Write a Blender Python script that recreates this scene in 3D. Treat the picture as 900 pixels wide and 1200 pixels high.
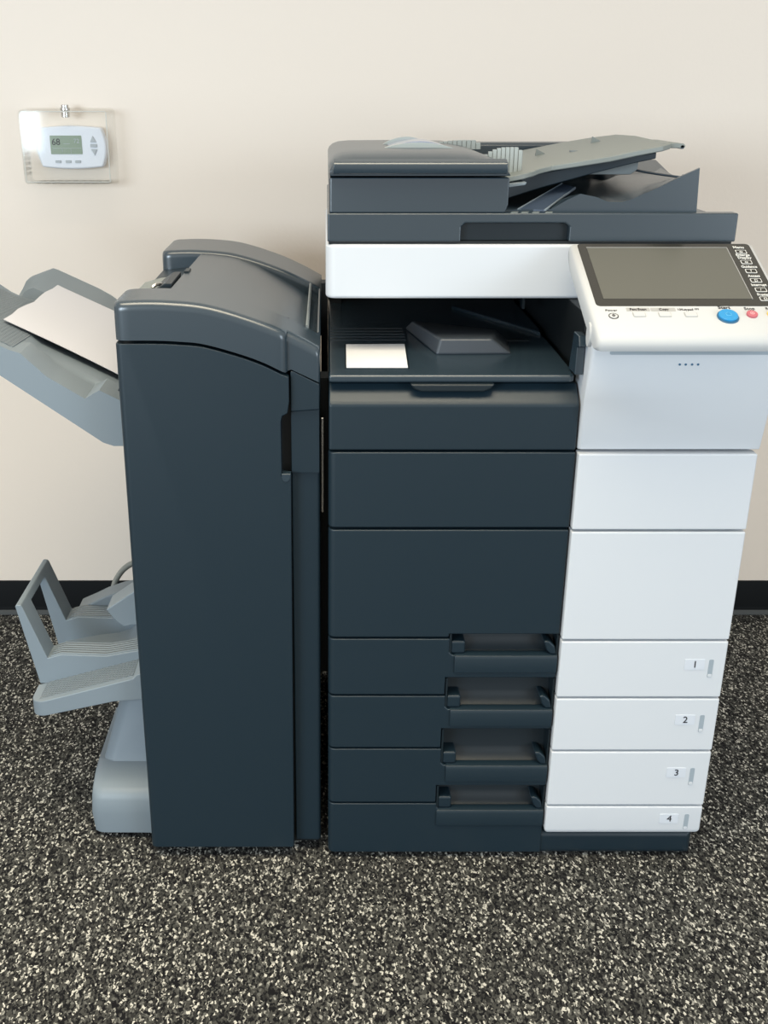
import bpy, bmesh, math, random
from mathutils import Vector, Matrix
random.seed(4)
for o in list(bpy.data.objects): bpy.data.objects.remove(o)
scn = bpy.context.scene
COL = scn.collection

# ------------------------------------------------------------------ camera
FPX = 1252.657; PITCH = math.radians(21.562)
cam = bpy.data.cameras.new('camera'); camo = bpy.data.objects.new('camera', cam); COL.objects.link(camo)
camo.location = (0, -1.456, 1.2); camo.rotation_euler = (math.pi/2 - PITCH, 0, 0)
cam.sensor_fit = 'VERTICAL'; cam.sensor_height = 36; cam.sensor_width = 27
cam.lens = 36*FPX/1200; cam.shift_x = (450-382)/1200; cam.clip_start = .02
scn.camera = camo

# ------------------------------------------------------------------ world, lights, exposure
w = bpy.data.worlds.new('room_ambient'); scn.world = w; w.use_nodes = True
bg = w.node_tree.nodes['Background']; bg.inputs[0].default_value = (1.0, .965, .90, 1); bg.inputs[1].default_value = .54
def area(name, loc, target, sx, sy, power, color):
    l = bpy.data.lights.new(name, 'AREA'); l.shape = 'RECTANGLE'; l.size = sx; l.size_y = sy; l.energy = power; l.color = color
    o = bpy.data.objects.new(name, l); COL.objects.link(o); o.location = loc
    o.rotation_euler = (Vector(target)-Vector(loc)).to_track_quat('-Z', 'Y').to_euler(); return o
area('window_daylight', (-2.85, -3.4, 1.42), (-2.85, 0, 1.42), 2.4, 1.1, 108, (.74, .88, 1.0))
area('added_fill_light', (3.3, -3.2, 1.40), (2.6, 0, 1.30), 2.2, 1.5, 60, (.74, .88, 1.0))  # added fill lamp on the right, evens out the front light
area('ceiling_light', (-.5, -.75, 2.75), (-.5, -.75, 0), 2.4, 1.0, 22, (1.0, .88, .66)).data.spread = math.radians(95)
scn.view_settings.view_transform = 'Standard'; scn.view_settings.look = 'None'
scn.view_settings.gamma = 1; scn.view_settings.use_curve_mapping = False
scn.view_settings.exposure = 0.36

# ------------------------------------------------------------------ materials
def mat(name, color, rough=.5, metal=0, spec=.5, bump=None, coat=0, emis=None):
    m = bpy.data.materials.new(name); m.use_nodes = True; nt = m.node_tree; b = nt.nodes['Principled BSDF']
    b.inputs['Base Color'].default_value = (*color, 1); b.inputs['Roughness'].default_value = rough
    b.inputs['Metallic'].default_value = metal; b.inputs['Specular IOR Level'].default_value = spec
    b.inputs['Coat Weight'].default_value = coat
    if emis: b.inputs['Emission Color'].default_value = (*emis, 1); b.inputs['Emission Strength'].default_value = 1
    if bump:
        sc, st = bump
        tc = nt.nodes.new('ShaderNodeTexCoord'); n = nt.nodes.new('ShaderNodeTexNoise'); n.inputs['Scale'].default_value = sc
        n.inputs['Detail'].default_value = 3
        bp = nt.nodes.new('ShaderNodeBump'); bp.inputs['Strength'].default_value = st; bp.inputs['Distance'].default_value = .001
        nt.links.new(tc.outputs['Object'], n.inputs['Vector']); nt.links.new(n.outputs['Fac'], bp.inputs['Height'])
        nt.links.new(bp.outputs['Normal'], b.inputs['Normal'])
    return m
M = {}
M['dark'] = mat('charcoal_plastic', (.009, .022, .033), .42, bump=(900, .12))
M['dark2'] = mat('charcoal_plastic_smooth', (.022, .040, .056), .27, spec=1.0)
M['deep'] = mat('black_plastic', (.004, .007, .009), .5)
M['pocket'] = mat('pocket_plastic', (.006, .014, .020), .42)
M['white'] = mat('white_plastic', (.67, .70, .735), .45, bump=(900, .05))
M['white2'] = mat('panel_white_plastic', (.57, .585, .59), .55, spec=.2)
M['grey'] = mat('light_grey_plastic', (.205, .25, .285), .5, bump=(900, .1))
M['greydark'] = mat('mid_grey_plastic', (.22, .25, .26), .5)
M['olive'] = mat('tray_plastic', (.22, .245, .235), .45)
M['glassblack'] = mat('glossy_black_bezel', (.028, .027, .022), .18)
M['screen'] = mat('screen_glass', (.11, .11, .092), .28)  # warm grey base includes the reflection of wall and ceiling
M['ink'] = mat('dark_ink', (.02, .02, .025), .6)
M['whiteink'] = mat('white_ink', (.75, .75, .72), .6)
M['tint'] = mat('grey_print', (.40, .40, .39), .5)
M['blue'] = mat('blue_button', (.02, .28, .60), .35)
M['bluedk'] = mat('blue_ring', (.03, .13, .24), .4)
M['red'] = mat('red_button', (.52, .13, .16), .4)
M['yellow'] = mat('amber_button', (.85, .50, .08), .4)
M['sticker'] = mat('white_sticker', (.90, .92, .95), .5)
M['paper'] = mat('paper', (.67, .68, .73), .8)
M['metal'] = mat('metal', (.55, .54, .52), .25, metal=1)
M['num'] = mat('number_tag', (.68, .72, .78), .4)
M['slot'] = mat('gauge_slot', (.36, .42, .47), .3)
M['lcd'] = mat('lcd', (.20, .27, .19), .3)
M['thermo'] = mat('thermostat_white', (.76, .80, .88), .4)
M['thermobtn'] = mat('thermostat_button', (.42, .46, .50), .5)
M['cord'] = mat('cord_grey', (.30, .31, .28), .5)
M['bluesheet'] = mat('blue_grey_guide', (.06, .085, .13), .3)
M['rib_clear'] = mat('pale_translucent_plastic', (.40, .44, .43), .2)
M['emblem'] = mat('pale_blue_clear_plastic', (.30, .34, .44), .15)
M['baseboard'] = mat('black_vinyl', (.003, .004, .005), .6, spec=.12)
M['toe'] = mat('grey_vinyl_toe', (.065, .07, .07), .6, spec=.2)

def wave_mat(name, color, scale, direction, rough=.5, second=None):
    m = mat(name, color, rough); nt = m.node_tree; b = nt.nodes['Principled BSDF']
    tc = nt.nodes.new('ShaderNodeTexCoord')
    def wv(rot):
        mp = nt.nodes.new('ShaderNodeMapping'); mp.inputs['Rotation'].default_value = (0, 0, rot)
        wn = nt.nodes.new('ShaderNodeTexWave'); wn.wave_type = 'BANDS'; wn.bands_direction = 'X'
        wn.inputs['Scale'].default_value = scale
        nt.links.new(tc.outputs['Object'], mp.inputs['Vector']); nt.links.new(mp.outputs[0], wn.inputs['Vector']); return wn
    a = wv(direction); h = a.outputs['Fac']
    if second is not None:
        c = wv(second); mx = nt.nodes.new('ShaderNodeMath'); mx.operation = 'MAXIMUM'
        nt.links.new(h, mx.inputs[0]); nt.links.new(c.outputs['Fac'], mx.inputs[1]); h = mx.outputs[0]
    bp = nt.nodes.new('ShaderNodeBump'); bp.inputs['Strength'].default_value = 1; bp.inputs['Distance'].default_value = .003
    nt.links.new(h, bp.inputs['Height']); nt.links.new(bp.outputs['Normal'], b.inputs['Normal']); return m
M['ribs'] = wave_mat('ribbed_grey_plastic', (.205, .25, .285), 42, math.pi/2)
M['hatch'] = wave_mat('hatched_grey_plastic', (.205, .25, .285), 62, math.radians(60), second=math.radians(-60))

# carpet
m = mat('carpet', (.05, .05, .05), .95, spec=.1); nt = m.node_tree; b = nt.nodes['Principled BSDF']
tc = nt.nodes.new('ShaderNodeTexCoord')
nz = nt.nodes.new('ShaderNodeTexNoise'); nz.inputs['Scale'].default_value = 160; nz.inputs['Detail'].default_value = 2
nt.links.new(tc.outputs['Object'], nz.inputs['Vector'])
mx = nt.nodes.new('ShaderNodeMix'); mx.data_type = 'VECTOR'; mx.inputs[0].default_value = .008
nt.links.new(tc.outputs['Object'], mx.inputs[4]); nt.links.new(nz.outputs['Color'], mx.inputs[5])
mp = nt.nodes.new('ShaderNodeMapping'); mp.inputs['Rotation'].default_value = (0, 0, math.radians(24)); mp.inputs['Scale'].default_value = (1.25, .62, 1)
nt.links.new(mx.outputs[1], mp.inputs['Vector'])
vo = nt.nodes.new('ShaderNodeTexVoronoi'); vo.inputs['Scale'].default_value = 320
nt.links.new(mp.outputs[0], vo.inputs['Vector'])
cr = nt.nodes.new('ShaderNodeValToRGB'); cr.color_ramp.interpolation = 'CONSTANT'
el = cr.color_ramp.elements; el[0].position = 0; el[0].color = (.010, .010, .011, 1); el[1].position = .30; el[1].color = (.028, .028, .027, 1)
for p, c in ((.50, (.060, .060, .055, 1)), (.78, (.12, .12, .11, 1)), (.86, (.30, .295, .265, 1)), (.925, (.56, .545, .49, 1))):
    e = el.new(p); e.color = c
sp = nt.nodes.new('ShaderNodeSeparateColor'); nt.links.new(vo.outputs['Color'], sp.inputs[0])
nt.links.new(sp.outputs[0], cr.inputs[0]); nt.links.new(cr.outputs[0], b.inputs['Base Color'])
bp = nt.nodes.new('ShaderNodeBump'); bp.inputs['Strength'].default_value = .6; bp.inputs['Distance'].default_value = .002
nt.links.new(sp.outputs[1], bp.inputs['Height']); nt.links.new(bp.outputs['Normal'], b.inputs['Normal'])
M['carpet'] = m
# painted wall
m = mat('painted_wall', (.86, .768, .672), .75, spec=.3); nt = m.node_tree; b = nt.nodes['Principled BSDF']
tc = nt.nodes.new('ShaderNodeTexCoord'); nz = nt.nodes.new('ShaderNodeTexNoise'); nz.inputs['Scale'].default_value = 120; nz.inputs['Detail'].default_value = 4
bp = nt.nodes.new('ShaderNodeBump'); bp.inputs['Strength'].default_value = .15; bp.inputs['Distance'].default_value = .002
nt.links.new(tc.outputs['Object'], nz.inputs['Vector']); nt.links.new(nz.outputs['Fac'], bp.inputs['Height']); nt.links.new(bp.outputs['Normal'], b.inputs['Normal'])
M['wall'] = m
# thin clear acrylic: see-through plus a fresnel sheen
m = bpy.data.materials.new('clear_acrylic'); m.use_nodes = True; nt = m.node_tree; nt.nodes.clear()
out = nt.nodes.new('ShaderNodeOutputMaterial'); mixs = nt.nodes.new('ShaderNodeMixShader'); tr = nt.nodes.new('ShaderNodeBsdfTransparent')
tr.inputs[0].default_value = (.985, .985, .978, 1); gl = nt.nodes.new('ShaderNodeBsdfGlossy'); gl.inputs['Roughness'].default_value = .06
lw = nt.nodes.new('ShaderNodeLayerWeight'); lw.inputs[0].default_value = .5
pw = nt.nodes.new('ShaderNodeMath'); pw.operation = 'POWER'; pw.inputs[1].default_value = 4; nt.links.new(lw.outputs['Facing'], pw.inputs[0])
ma = nt.nodes.new('ShaderNodeMath'); ma.operation = 'MULTIPLY_ADD'; ma.inputs[1].default_value = .55; ma.inputs[2].default_value = .032; nt.links.new(pw.outputs[0], ma.inputs[0])
nt.links.new(ma.outputs[0], mixs.inputs[0]); nt.links.new(tr.outputs[0], mixs.inputs[1]); nt.links.new(gl.outputs[0], mixs.inputs[2]); nt.links.new(mixs.outputs[0], out.inputs[0])
M['clear'] = m
M['rim'] = mat('edge_highlight_white', (.66, .66, .62), .15)  # whitish colour stands in for highlights on the guard's clear edges

# ------------------------------------------------------------------ helpers
ORG = {}
def thing(name, label, cat, loc, group=None):
    o = bpy.data.objects.new(name, None); COL.objects.link(o); o.location = loc; o.empty_display_size = .05
    o['label'] = label; o['category'] = cat
    if group: o['group'] = group
    ORG[o.name] = Vector(loc); return o
def obj(name, bm, m, parent=None, bevel=0, seg=3, smooth=35, label=None, extra=()):
    """bm is in world coordinates; becomes ONE mesh object, parented"""
    off = Vector((0, 0, 0))
    if parent: off = ORG[parent.name]
    bmesh.ops.remove_doubles(bm, verts=bm.verts, dist=1e-6)
    bmesh.ops.recalc_face_normals(bm, faces=bm.faces)
    bmesh.ops.translate(bm, verts=bm.verts, vec=-off)
    me = bpy.data.meshes.new(name); bm.to_mesh(me); bm.free()
    o = bpy.data.objects.new(name, me); COL.objects.link(o)
    me.materials.append(m)
    for e in extra: me.materials.append(e)
    if bevel:
        md = o.modifiers.new('bevel', 'BEVEL'); md.width = bevel; md.segments = seg; md.limit_method = 'ANGLE'; md.angle_limit = math.radians(32)
        md.harden_normals = True
    me.shade_smooth()
    if not bevel: me.set_sharp_from_angle(angle=math.radians(smooth))
    if parent: o.parent = parent; ORG[o.name] = off
    if label: o['label'] = label
    return o
def tag(o, label, cat, group=None):
    o['label'] = label; o['category'] = cat
    if group: o['group'] = group
    return o
def box(bm, x0, x1, y0, y1, z0, z1, mi=0):
    v = [bm.verts.new((x, y, z)) for x in (x0, x1) for y in (y0, y1) for z in (z0, z1)]
    for f in ((0,1,3,2),(4,6,7,5),(0,4,5,1),(2,3,7,6),(0,2,6,4),(1,5,7,3)):
        bm.faces.new([v[i] for i in f]).material_index = mi
    return v
def B(*a):
    bm = bmesh.new(); box(bm, *a); return bm
def prism(pts, axis, a0, a1, bm=None, f0=None, f1=None):
    """extrude a 2D outline along an axis. axis 'Y': pts=(x,z); 'X': pts=(y,z); 'Z': pts=(x,y)"""
    bm = bm or bmesh.new()
    def P(p, a):
        if axis == 'Y': return (p[0], a, p[1])
        if axis == 'X': return (a, p[0], p[1])
        return (p[0], p[1], a)
    A = [bm.verts.new(P(p, a0)) for p in pts]; Bv = [bm.verts.new(P(p, a1)) for p in pts]
    n = len(pts)
    bm.faces.new(A); bm.faces.new(list(reversed(Bv)))
    for i in range(n):
        j = (i+1) % n; bm.faces.new([A[j], A[i], Bv[i], Bv[j]])
    return bm
def roundedge(bm, test, r, seg=5):
    """bevel only the edges whose two ends satisfy test(co)"""
    es = [e for e in bm.edges if test(e.verts[0].co) and test(e.verts[1].co)]
    if es: bmesh.ops.bevel(bm, geom=es, offset=r, segments=seg, affect='EDGES', profile=.5, clamp_overlap=True)
    return bm
def rrect(x0, x1, z0, z1, r, n=5):
    pts = []
    for cx, cz, a in ((x1-r, z1-r, 0), (x0+r, z1-r, 90), (x0+r, z0+r, 180), (x1-r, z0+r, 270)):
        for i in range(n+1):
            t = math.radians(a+90*i/n); pts.append((cx+r*math.cos(t), cz+r*math.sin(t)))
    return pts
def loft(rows, close=False, bm=None):
    """grid of points -> quads"""
    bm = bm or bmesh.new(); V = [[bm.verts.new(p) for p in r] for r in rows]
    for i in range(len(V)-1):
        for j in range(len(V[0])-1): bm.faces.new([V[i][j], V[i][j+1], V[i+1][j+1], V[i+1][j]])
        if close: bm.faces.new([V[i][-1], V[i][0], V[i+1][0], V[i+1][-1]])
    return bm, V
def tube(pts, r, n=10, bm=None):
    bm = bm or bmesh.new(); rows = []
    for i, p in enumerate(pts):
        p = Vector(p); a = Vector(pts[max(0, i-1)]); c = Vector(pts[min(len(pts)-1, i+1)]); d = (c-a).normalized()
        u = d.orthogonal().normalized() if i == 0 else (u - d*u.dot(d)).normalized(); v = d.cross(u)
        rows.append([p + (u*math.cos(2*math.pi*k/n) + v*math.sin(2*math.pi*k/n))*r for k in range(n)])
    bm, V = loft(rows, True, bm); bm.faces.new(V[0]); bm.faces.new(V[-1]); return bm
def spline(pts, n=8):
    P = [Vector(p) for p in pts]; P = [P[0]*2-P[1]] + P + [P[-1]*2-P[-2]]; out = []
    for i in range(1, len(P)-2):
        for k in range(n):
            t = k/n; a, b_, c, d = P[i-1], P[i], P[i+1], P[i+2]
            out.append(.5*((2*b_) + (c-a)*t + (2*a-5*b_+4*c-d)*t*t + (3*b_-a-3*c+d)*t**3))
    out.append(P[-2]); return out
def interp(tab, x):
    if x <= tab[0][0]: return tab[0][1]
    for (a, p), (b_, q) in zip(tab, tab[1:]):
        if x <= b_: return p + (q-p)*(x-a)/(b_-a)
    return tab[-1][1]
def frame_pts(pts2, O, U, V_, N, t0, t1):
    """prism whose outline lies in the plane O + U*u + V*v, extruded along N from t0 to t1"""
    bm = bmesh.new(); O, U, V_, N = map(Vector, (O, U, V_, N))
    A = [bm.verts.new(O+U*p[0]+V_*p[1]+N*t0) for p in pts2]; C = [bm.verts.new(O+U*p[0]+V_*p[1]+N*t1) for p in pts2]
    n = len(pts2); bm.faces.new(A); bm.faces.new(list(reversed(C)))
    for i in range(n): bm.faces.new([A[(i+1) % n], A[i], C[i], C[(i+1) % n]])
    return bm
def join(*bms):
    b0 = bms[0]
    for b_ in bms[1:]:
        me = bpy.data.meshes.new('tmp'); b_.to_mesh(me); b_.free(); b0.from_mesh(me); bpy.data.meshes.remove(me)
    return b0
def text_bm(s, size, O, U, V_, N, t=.0004, width=None, align='CENTER', bold=0):
    """letters as real thin geometry lying on the plane at O"""
    c = bpy.data.curves.new('t', 'FONT'); c.body = s; c.size = size; c.align_x = align; c.align_y = 'CENTER'; c.extrude = t; c.offset = bold
    c.resolution_u = 3
    to = bpy.data.objects.new('t', c); me = bpy.data.meshes.new_from_object(to)
    bm = bmesh.new(); bm.from_mesh(me); bpy.data.objects.remove(to); bpy.data.curves.remove(c); bpy.data.meshes.remove(me)
    O, U, V_, N = map(Vector, (O, U, V_, N))
    xs = [v.co.x for v in bm.verts] or [0, 1]; k = 1 if not width else width/(max(xs)-min(xs))
    for v in bm.verts:
        x, y, z = v.co; v.co = O + U*(x*k) + V_*y + N*z
    return bm
def circ(cx, cy, rx, ry=None, n=28): 
    ry = ry or rx; return [(cx+rx*math.cos(2*math.pi*i/n), cy+ry*math.sin(2*math.pi*i/n)) for i in range(n)]

# ------------------------------------------------------------------ the room
WY = .905
o = obj('wall_back', B(-3.2, 3.2, WY, WY+.12, 0, 2.75), M['wall']); o['kind'] = 'structure'
o = obj('floor', B(-3.2, 3.2, -3.6, WY+.12, -.05, 0), M['carpet']); o['kind'] = 'structure'
bm = prism([(WY, .001), (WY, .088), (WY-.004, .088), (WY-.006, .085), (WY-.006, .022), (WY-.009, .014)], 'X', -3.2, 3.2)
bm2 = prism([(WY-.0065, .0130), (WY-.009, .010), (WY-.013, .002), (WY-.013, .0005), (WY-.002, .0005), (WY-.002, .012)], 'X', -3.2, 3.2)
for f in bm2.faces: f.material_index = 1
bmx = join(bm, bm2)
o = obj('baseboard_back', bmx, M['baseboard'], extra=(M['toe'],)); o['kind'] = 'structure'

# ================================================================== COPIER
cop = thing('photocopier', 'tall charcoal and white office photocopier with touch screen and four paper drawers', 'photocopier', (.306, .33, 0))
body = obj('body', join(B(.004, .612, .043, .66, .045, .80), B(.362, .610, .03, .66, .80, .91), B(.004, .364, .60, .66, .80, .91), B(.008, .03, .56, .66, .8, .91)), M['deep'], cop, .002)
obj('side_cover', B(.6115, .6155, .020, .655, .055, .905), M['white'], cop, .0015, label='white right side cover')
base = prism([(.006, 0.003), (.612, 0.003), (.612, .66), (.006, .66)], 'Z', .004, .052)
roundedge(base, lambda c: c.y < .004 and (c.x < .01 or c.x > .6) , .014)
obj('base_skirt', base, M['dark'], cop, .003)
# seams (heights on the front plane)
S = [.5976, .416, .3147, .2168, .1112]       # door bottom seams: top of big door .5976
G = .0016
XB = .3595                                   # charcoal / white boundary
T = .0155
def left_round(bm, r=.011):
    return roundedge(bm, lambda c: c.x < .0045 and c.y < .0005, r, 6)
# --- toner cover strip (top dark front) with a sloped top
pr_ = [(0.0, .7195), (0.0, .786), (.004, .7915), (.026, .8075), (.030, .8110), (.20, .8110), (.20, .7195)]
bm = prism(pr_, 'X', .004, .3575)
obj('upper_front_cover', left_round(bm), M['dark'], cop, .0025)
obj('front_panel', left_round(B(.0035, XB-.001, 0, T, .5995, .7165)), M['dark'], cop, .0025)
# big door, notched lower right for the first drawer handle
ZT = [.4213, .3437, .2504, .1425]            # top edge of each handle pocket
XP = [.1905, .1877, .1852, .1812]            # left edge of each handle pocket
ZB = [.3862, .2893, .1845, .0980]            # top of each grip bar
bm = prism([(.0035, S[1]+G), (XP[0]-.0014, S[1]+G), (XP[0]-.0014, ZT[0]+G), (XB-.001, ZT[0]+G), (XB-.001, .5960), (.0035, .5960)], 'Y', 0, T)
obj('front_door', left_round(bm), M['dark'], cop, .0022)
# white counterparts
def white_panel(name, z0, z1, parent, x0=XB+.0012, x1=.6165, y0=-.008, lowround=False, label=None):
    b_ = B(x0, x1, y0, T, z0, z1)
    if lowround: roundedge(b_, lambda c: c.z < z0+.001 and (c.x < x0+.001 or c.x > x1-.001), .016, 6)
    return obj(name, b_, M['white'], parent, .0025, label=label)
white_panel('front_panel_white', .5995, .7165, cop, label='white right-hand front panel')
white_panel('front_door_white', S[1]+G, .5960, cop, label='white right-hand front door')

# --- four drawers
bot = [S[2], S[3], S[4], .030]
for k in range(4):
    top = S[1+k]; xp = XP[k]; zt = ZT[k]; zb = ZB[k]
    zbot = bot[k]
    if k < 3:
        xq, ztn = XP[k+1], ZT[k+1]
        pts = [(.0035, top-G), (xp, top-G), (xp, zb+.005), (xp+.005, zb), (XB-.001, zb), (XB-.001, ztn+.003), (xq-.0014, ztn+.003), (xq-.0014, zbot+G), (.0035, zbot+G)]
    else:
        pts = [(.0035, top-G), (xp, top-G), (xp, zb+.005), (xp+.005, zb), (XB-.001, zb), (XB-.001, .012), (.0035, .012)]
    pts = list(reversed(pts))
    bm = prism(pts, 'Y', 0, T)
    dr = obj('paper_drawer', left_round(bm), M['dark'], cop, .0018, label='charcoal paper drawer front numbered %d' % (k+1))
    # pocket liner behind the opening
    x0, x1 = xp+.001, XB-.002
    z1 = zt+.001
    prof = [(.040, z1+.004), (.034, z1+.004), (.031, zb+.018), (.026, zb+.006), (.016, zb-.001), (.016, zb-.004), (.042, zb-.004)]
    liner = prism(prof, 'X', x0, x1)
    obj('handle_pocket', join(liner, B(x0-.001, x0+.002, .002, .05, zb-.003, z1), B(x1-.002, x1+.0005, .002, .05, zb-.003, z1)), M['pocket'], dr)
    # corner ledges seen at both ends of the pocket
    lz = zb + .023
    lb = prism([(x0+.001, zb+.001), (x0+.024, zb+.001), (x0+.024, lz), (x0+.001, lz)], 'Y', .003, .036)
    obj('pocket_end', lb, M['dark'], dr, .004)
    rb = prism([(x1-.022, lz+.001), (x1-.013, lz+.001), (x1-.004, lz-.008), (x1-.001, zb+.001), (x1-.010, zb+.001), (x1-.017, zb+.008)], 'Y', .001, .036)
    obj('pocket_end', rb, M['dark'], dr, .003)
    # grip bar: slightly proud lip with a bright upper edge
    gb = prism([(0, zb+.0008), (.008, zb+.0035), (.014, zb+.0015), (.015, zb-.028)] if 0 else [(-.0035, zb-.005), (-.0015, zb-.0005), (.004, zb+.001), (.014, zb+.001), (.014, zb-.03), (-.0025, zb-.030)], 'X', xp+.0085+(0 if k < 3 else -.008), XB-.0015)
    obj('grip_bar', gb, M['dark'], dr, .001)
    wz0 = bot[k]+G if k < 3 else .0535
    wp = white_panel('drawer_front_white', wz0, top-G, dr, lowround=(k == 3), label='white drawer front numbered %d' % (k+1))
    # number tag and paper gauge
    tx0, tz1, gx, gz0, gz1 = [(.5533, .3836, .5943, .352, .3836), (.5506, .2842, .5930, .2527, .2842), (.5486, .1852, .5900, .1523, .1852), (.5476, .0954, .5920, .0647, .0954)][k]
    obj('number_tag', prism(rrect(tx0, tx0+.031, tz1-.0175, tz1, .001, 2), 'Y', -.0088, -.006), M['num'], wp, label='pale number tag reading %d' % (k+1))
    obj('number', text_bm(str(k+1), .0165, (tx0+.016, -.0090, tz1-.0088), (1, 0, 0), (0, 0, 1), (0, -1, 0), width=None), M['ink'], wp, label='digit %d' % (k+1))
    gm = join(prism(rrect(gx-.0035, gx+.0035, gz0, gz1, .002, 3), 'Y', -.0086, -.006))
    obj('paper_gauge', gm, M['slot'], wp)
    obj('gauge_tab', prism(rrect(gx-.0028, gx+.0028, gz0+.0012, gz0+.006, .001, 2), 'Y', -.0094, -.007), M['white'], wp)

# --- toner hood: the white top door that leans forward under the control panel
def hoodY(z): return interp([(.7205, .0), (.726, -.0015), (.80, -.016), (.868, -.0285), (.877, -.0270)], z)
rows = []
prof = [(.001, .7205), (-.016, .80), (-.0285, .868), (-.0275, .877)]
outline = [(.001, .7205), (-.0015, .726), (-.016, .80), (-.0285, .868), (-.027, .8765), (-.020, .879), (.05, .879), (.05, .7205)]
bm = prism(outline, 'X', .3602, .6206)
roundedge(bm, lambda c: c.x < .361 and c.y < .002 and c.z < .878, .007, 5)
hood = obj('toner_door', bm, M['white'], cop, .0015, label='white toner door leaning forward below the touch screen')
# groove and status dots
gz = .868; gy = hoodY(gz)
obj('groove', prism(rrect(.385, .6195, .8655, .8705, .0024, 4), 'Y', gy-.0009, gy+.004), M['slot'], hood)
for x in (.4826, .4908, .4995, .5077):
    dz = .8512; dy = hoodY(dz); obj('status_dot', prism(circ(x, dz, .0016, n=12), 'Y', dy-.0008, dy+.003), M['bluedk'], hood)
# shelf strip behind the lip
obj('panel_support', prism([(-.055, .880), (-.030, .8775), (.16, .8775), (.16, .965), (.06, .94), (-.05, .892)], 'X', .405, .6195), M['white'], cop, .002)

# --- inner output tray
ttop = .8265
ox = [(.004, .012), (.345, .012), (.3505, .018), (.3535, .05), (.3555, .24), (.3500, .36), (.3496, .47), (.34, .60), (.004, .60)]
bm = prism(ox, 'Z', .8155, ttop)
tray = obj('output_tray', bm, M['dark2'], cop, .0035)
# raised island on the tray
top_ = [(.1382, .276), (.2674, .206), (.2500, .1416), (.1727, .1416)]
botm = [(.128, .375), (.297, .262), (.285, .152), (.2487, .142), (.1675, .142), (.150, .20)]
bm = bmesh.new()
Tq = [bm.verts.new((x, y, .850)) for x, y in top_]
Bq = [bm.verts.new((x, y, ttop-.0005)) for x, y in ((.131, .335), (.292, .250), (.283, .140), (.166, .136))]
bm.faces.new(Tq); bm.faces.new(list(reversed(Bq)))
for i in range(4): bm.faces.new([Tq[(i+1) % 4], Tq[i], Bq[i], Bq[(i+1) % 4]])
obj('tray_island', bm, mat('island_plastic', (.055, .068, .085), .3), tray, .004, 4)
obj('blank_label', prism([(.0295, .0532), (.1180, .0532), (.1236, .2065), (.0315, .2035)], 'Z', ttop, ttop+.0012), M['sticker'], tray, label='blank white rectangular sticker on the inner tray')
obj('label_frame', prism([(.0270, .050), (.1205, .050), (.1262, .210), (.029, .207)], 'Z', ttop-.001, ttop+.0006), M['pocket'], tray)
for i in range(5):
    y = .24+i*.022; obj('tray_rib', B(.006, .128, y, y+.004, ttop-.001, ttop+.0007), M['dark2'], tray)
obj('tray_panel', prism([(.23, .50), (.349, .27), (.353, .30), (.352, .59), (.24, .59)], 'Z', ttop-.001, ttop+.006), M['dark2'], tray, .002)
obj('tray_mark', B(.285, .325, .235, .245, ttop-.001, ttop+.0012), M['pocket'], tray)
# scoop below the tray lip
bm = prism([(.118, .8155), (.124, .808), (.134, .804), (.222, .804), (.232, .808), (.238, .8155)], 'Y', .004, .03)
obj('tray_grip', bm, M['pocket'], cop, .003)
# small lever right of the tray
lv = prism([(.004, .829), (.004, .868), (-.008, .872), (.0, .885), (.03, .885), (.045, .829)], 'X', .3475, .3592)
obj('jam_lever', lv, M['dark2'], cop, .0015)
obj('roller_bracket', B(.322, .326, .30, .32, .865, .911), M['pocket'], cop)

# --- scanner housing
bm = B(-.0005, .600, .14, .668, .9105, .9895)
roundedge(bm, lambda c: c.x < .0 and c.y < .141, .016, 6)
scanner = obj('scanner_housing', bm, M['white'], cop, .005, 4)
obj('scanner_seam', B(.004, .594, .146, .66, .989, .9935), M['deep'], cop)
# --- platen lid
bm = prism([(.002, .993), (.196, .993), (.196, .993), (.1968, .993), (.1968, .014+.9982), (.203, .0192+1.0), (.3500, .0192+1.0), (.3535, 1.0165), (.3550, .993), (.598, .993), (.598, 1.0335), (.002, 1.0335)][0:1] +
           [(.1968, .993), (.1968, 1.0140), (.2025, 1.0195), (.3480, 1.0195), (.3545, 1.0140), (.3545, .993), (.598, .993), (.598, 1.0335), (.002, 1.0335)], 'Y', .142, .166)
lid = obj('platen_lid', join(bm, B(.002, .560, .1655, .655, .993, 1.0335)), M['dark2'], cop, .0025)
roundl = B(.1970, .3543, .155, .1662, .994, 1.0195)
obj('lid_grip', roundl, M['pocket'], lid)
bm = B(.5965, .6, .146, .64, .996, 1.0305)
# --- document feeder block
fx0, fx1 = .0045, .2640
bm = prism([(fx0, 1.0335), (fx0+.004, 1.0335), (fx1-.004, 1.0335), (fx1, 1.045), (fx1, 1.0825), (fx0, 1.0825)], 'Y', .147, .60)
roundedge(bm, lambda c: c.y < .148 and (c.x < fx0+.001), .010, 5)
feed = obj('document_feeder', bm, M['dark2'], cop, .002)
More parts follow.
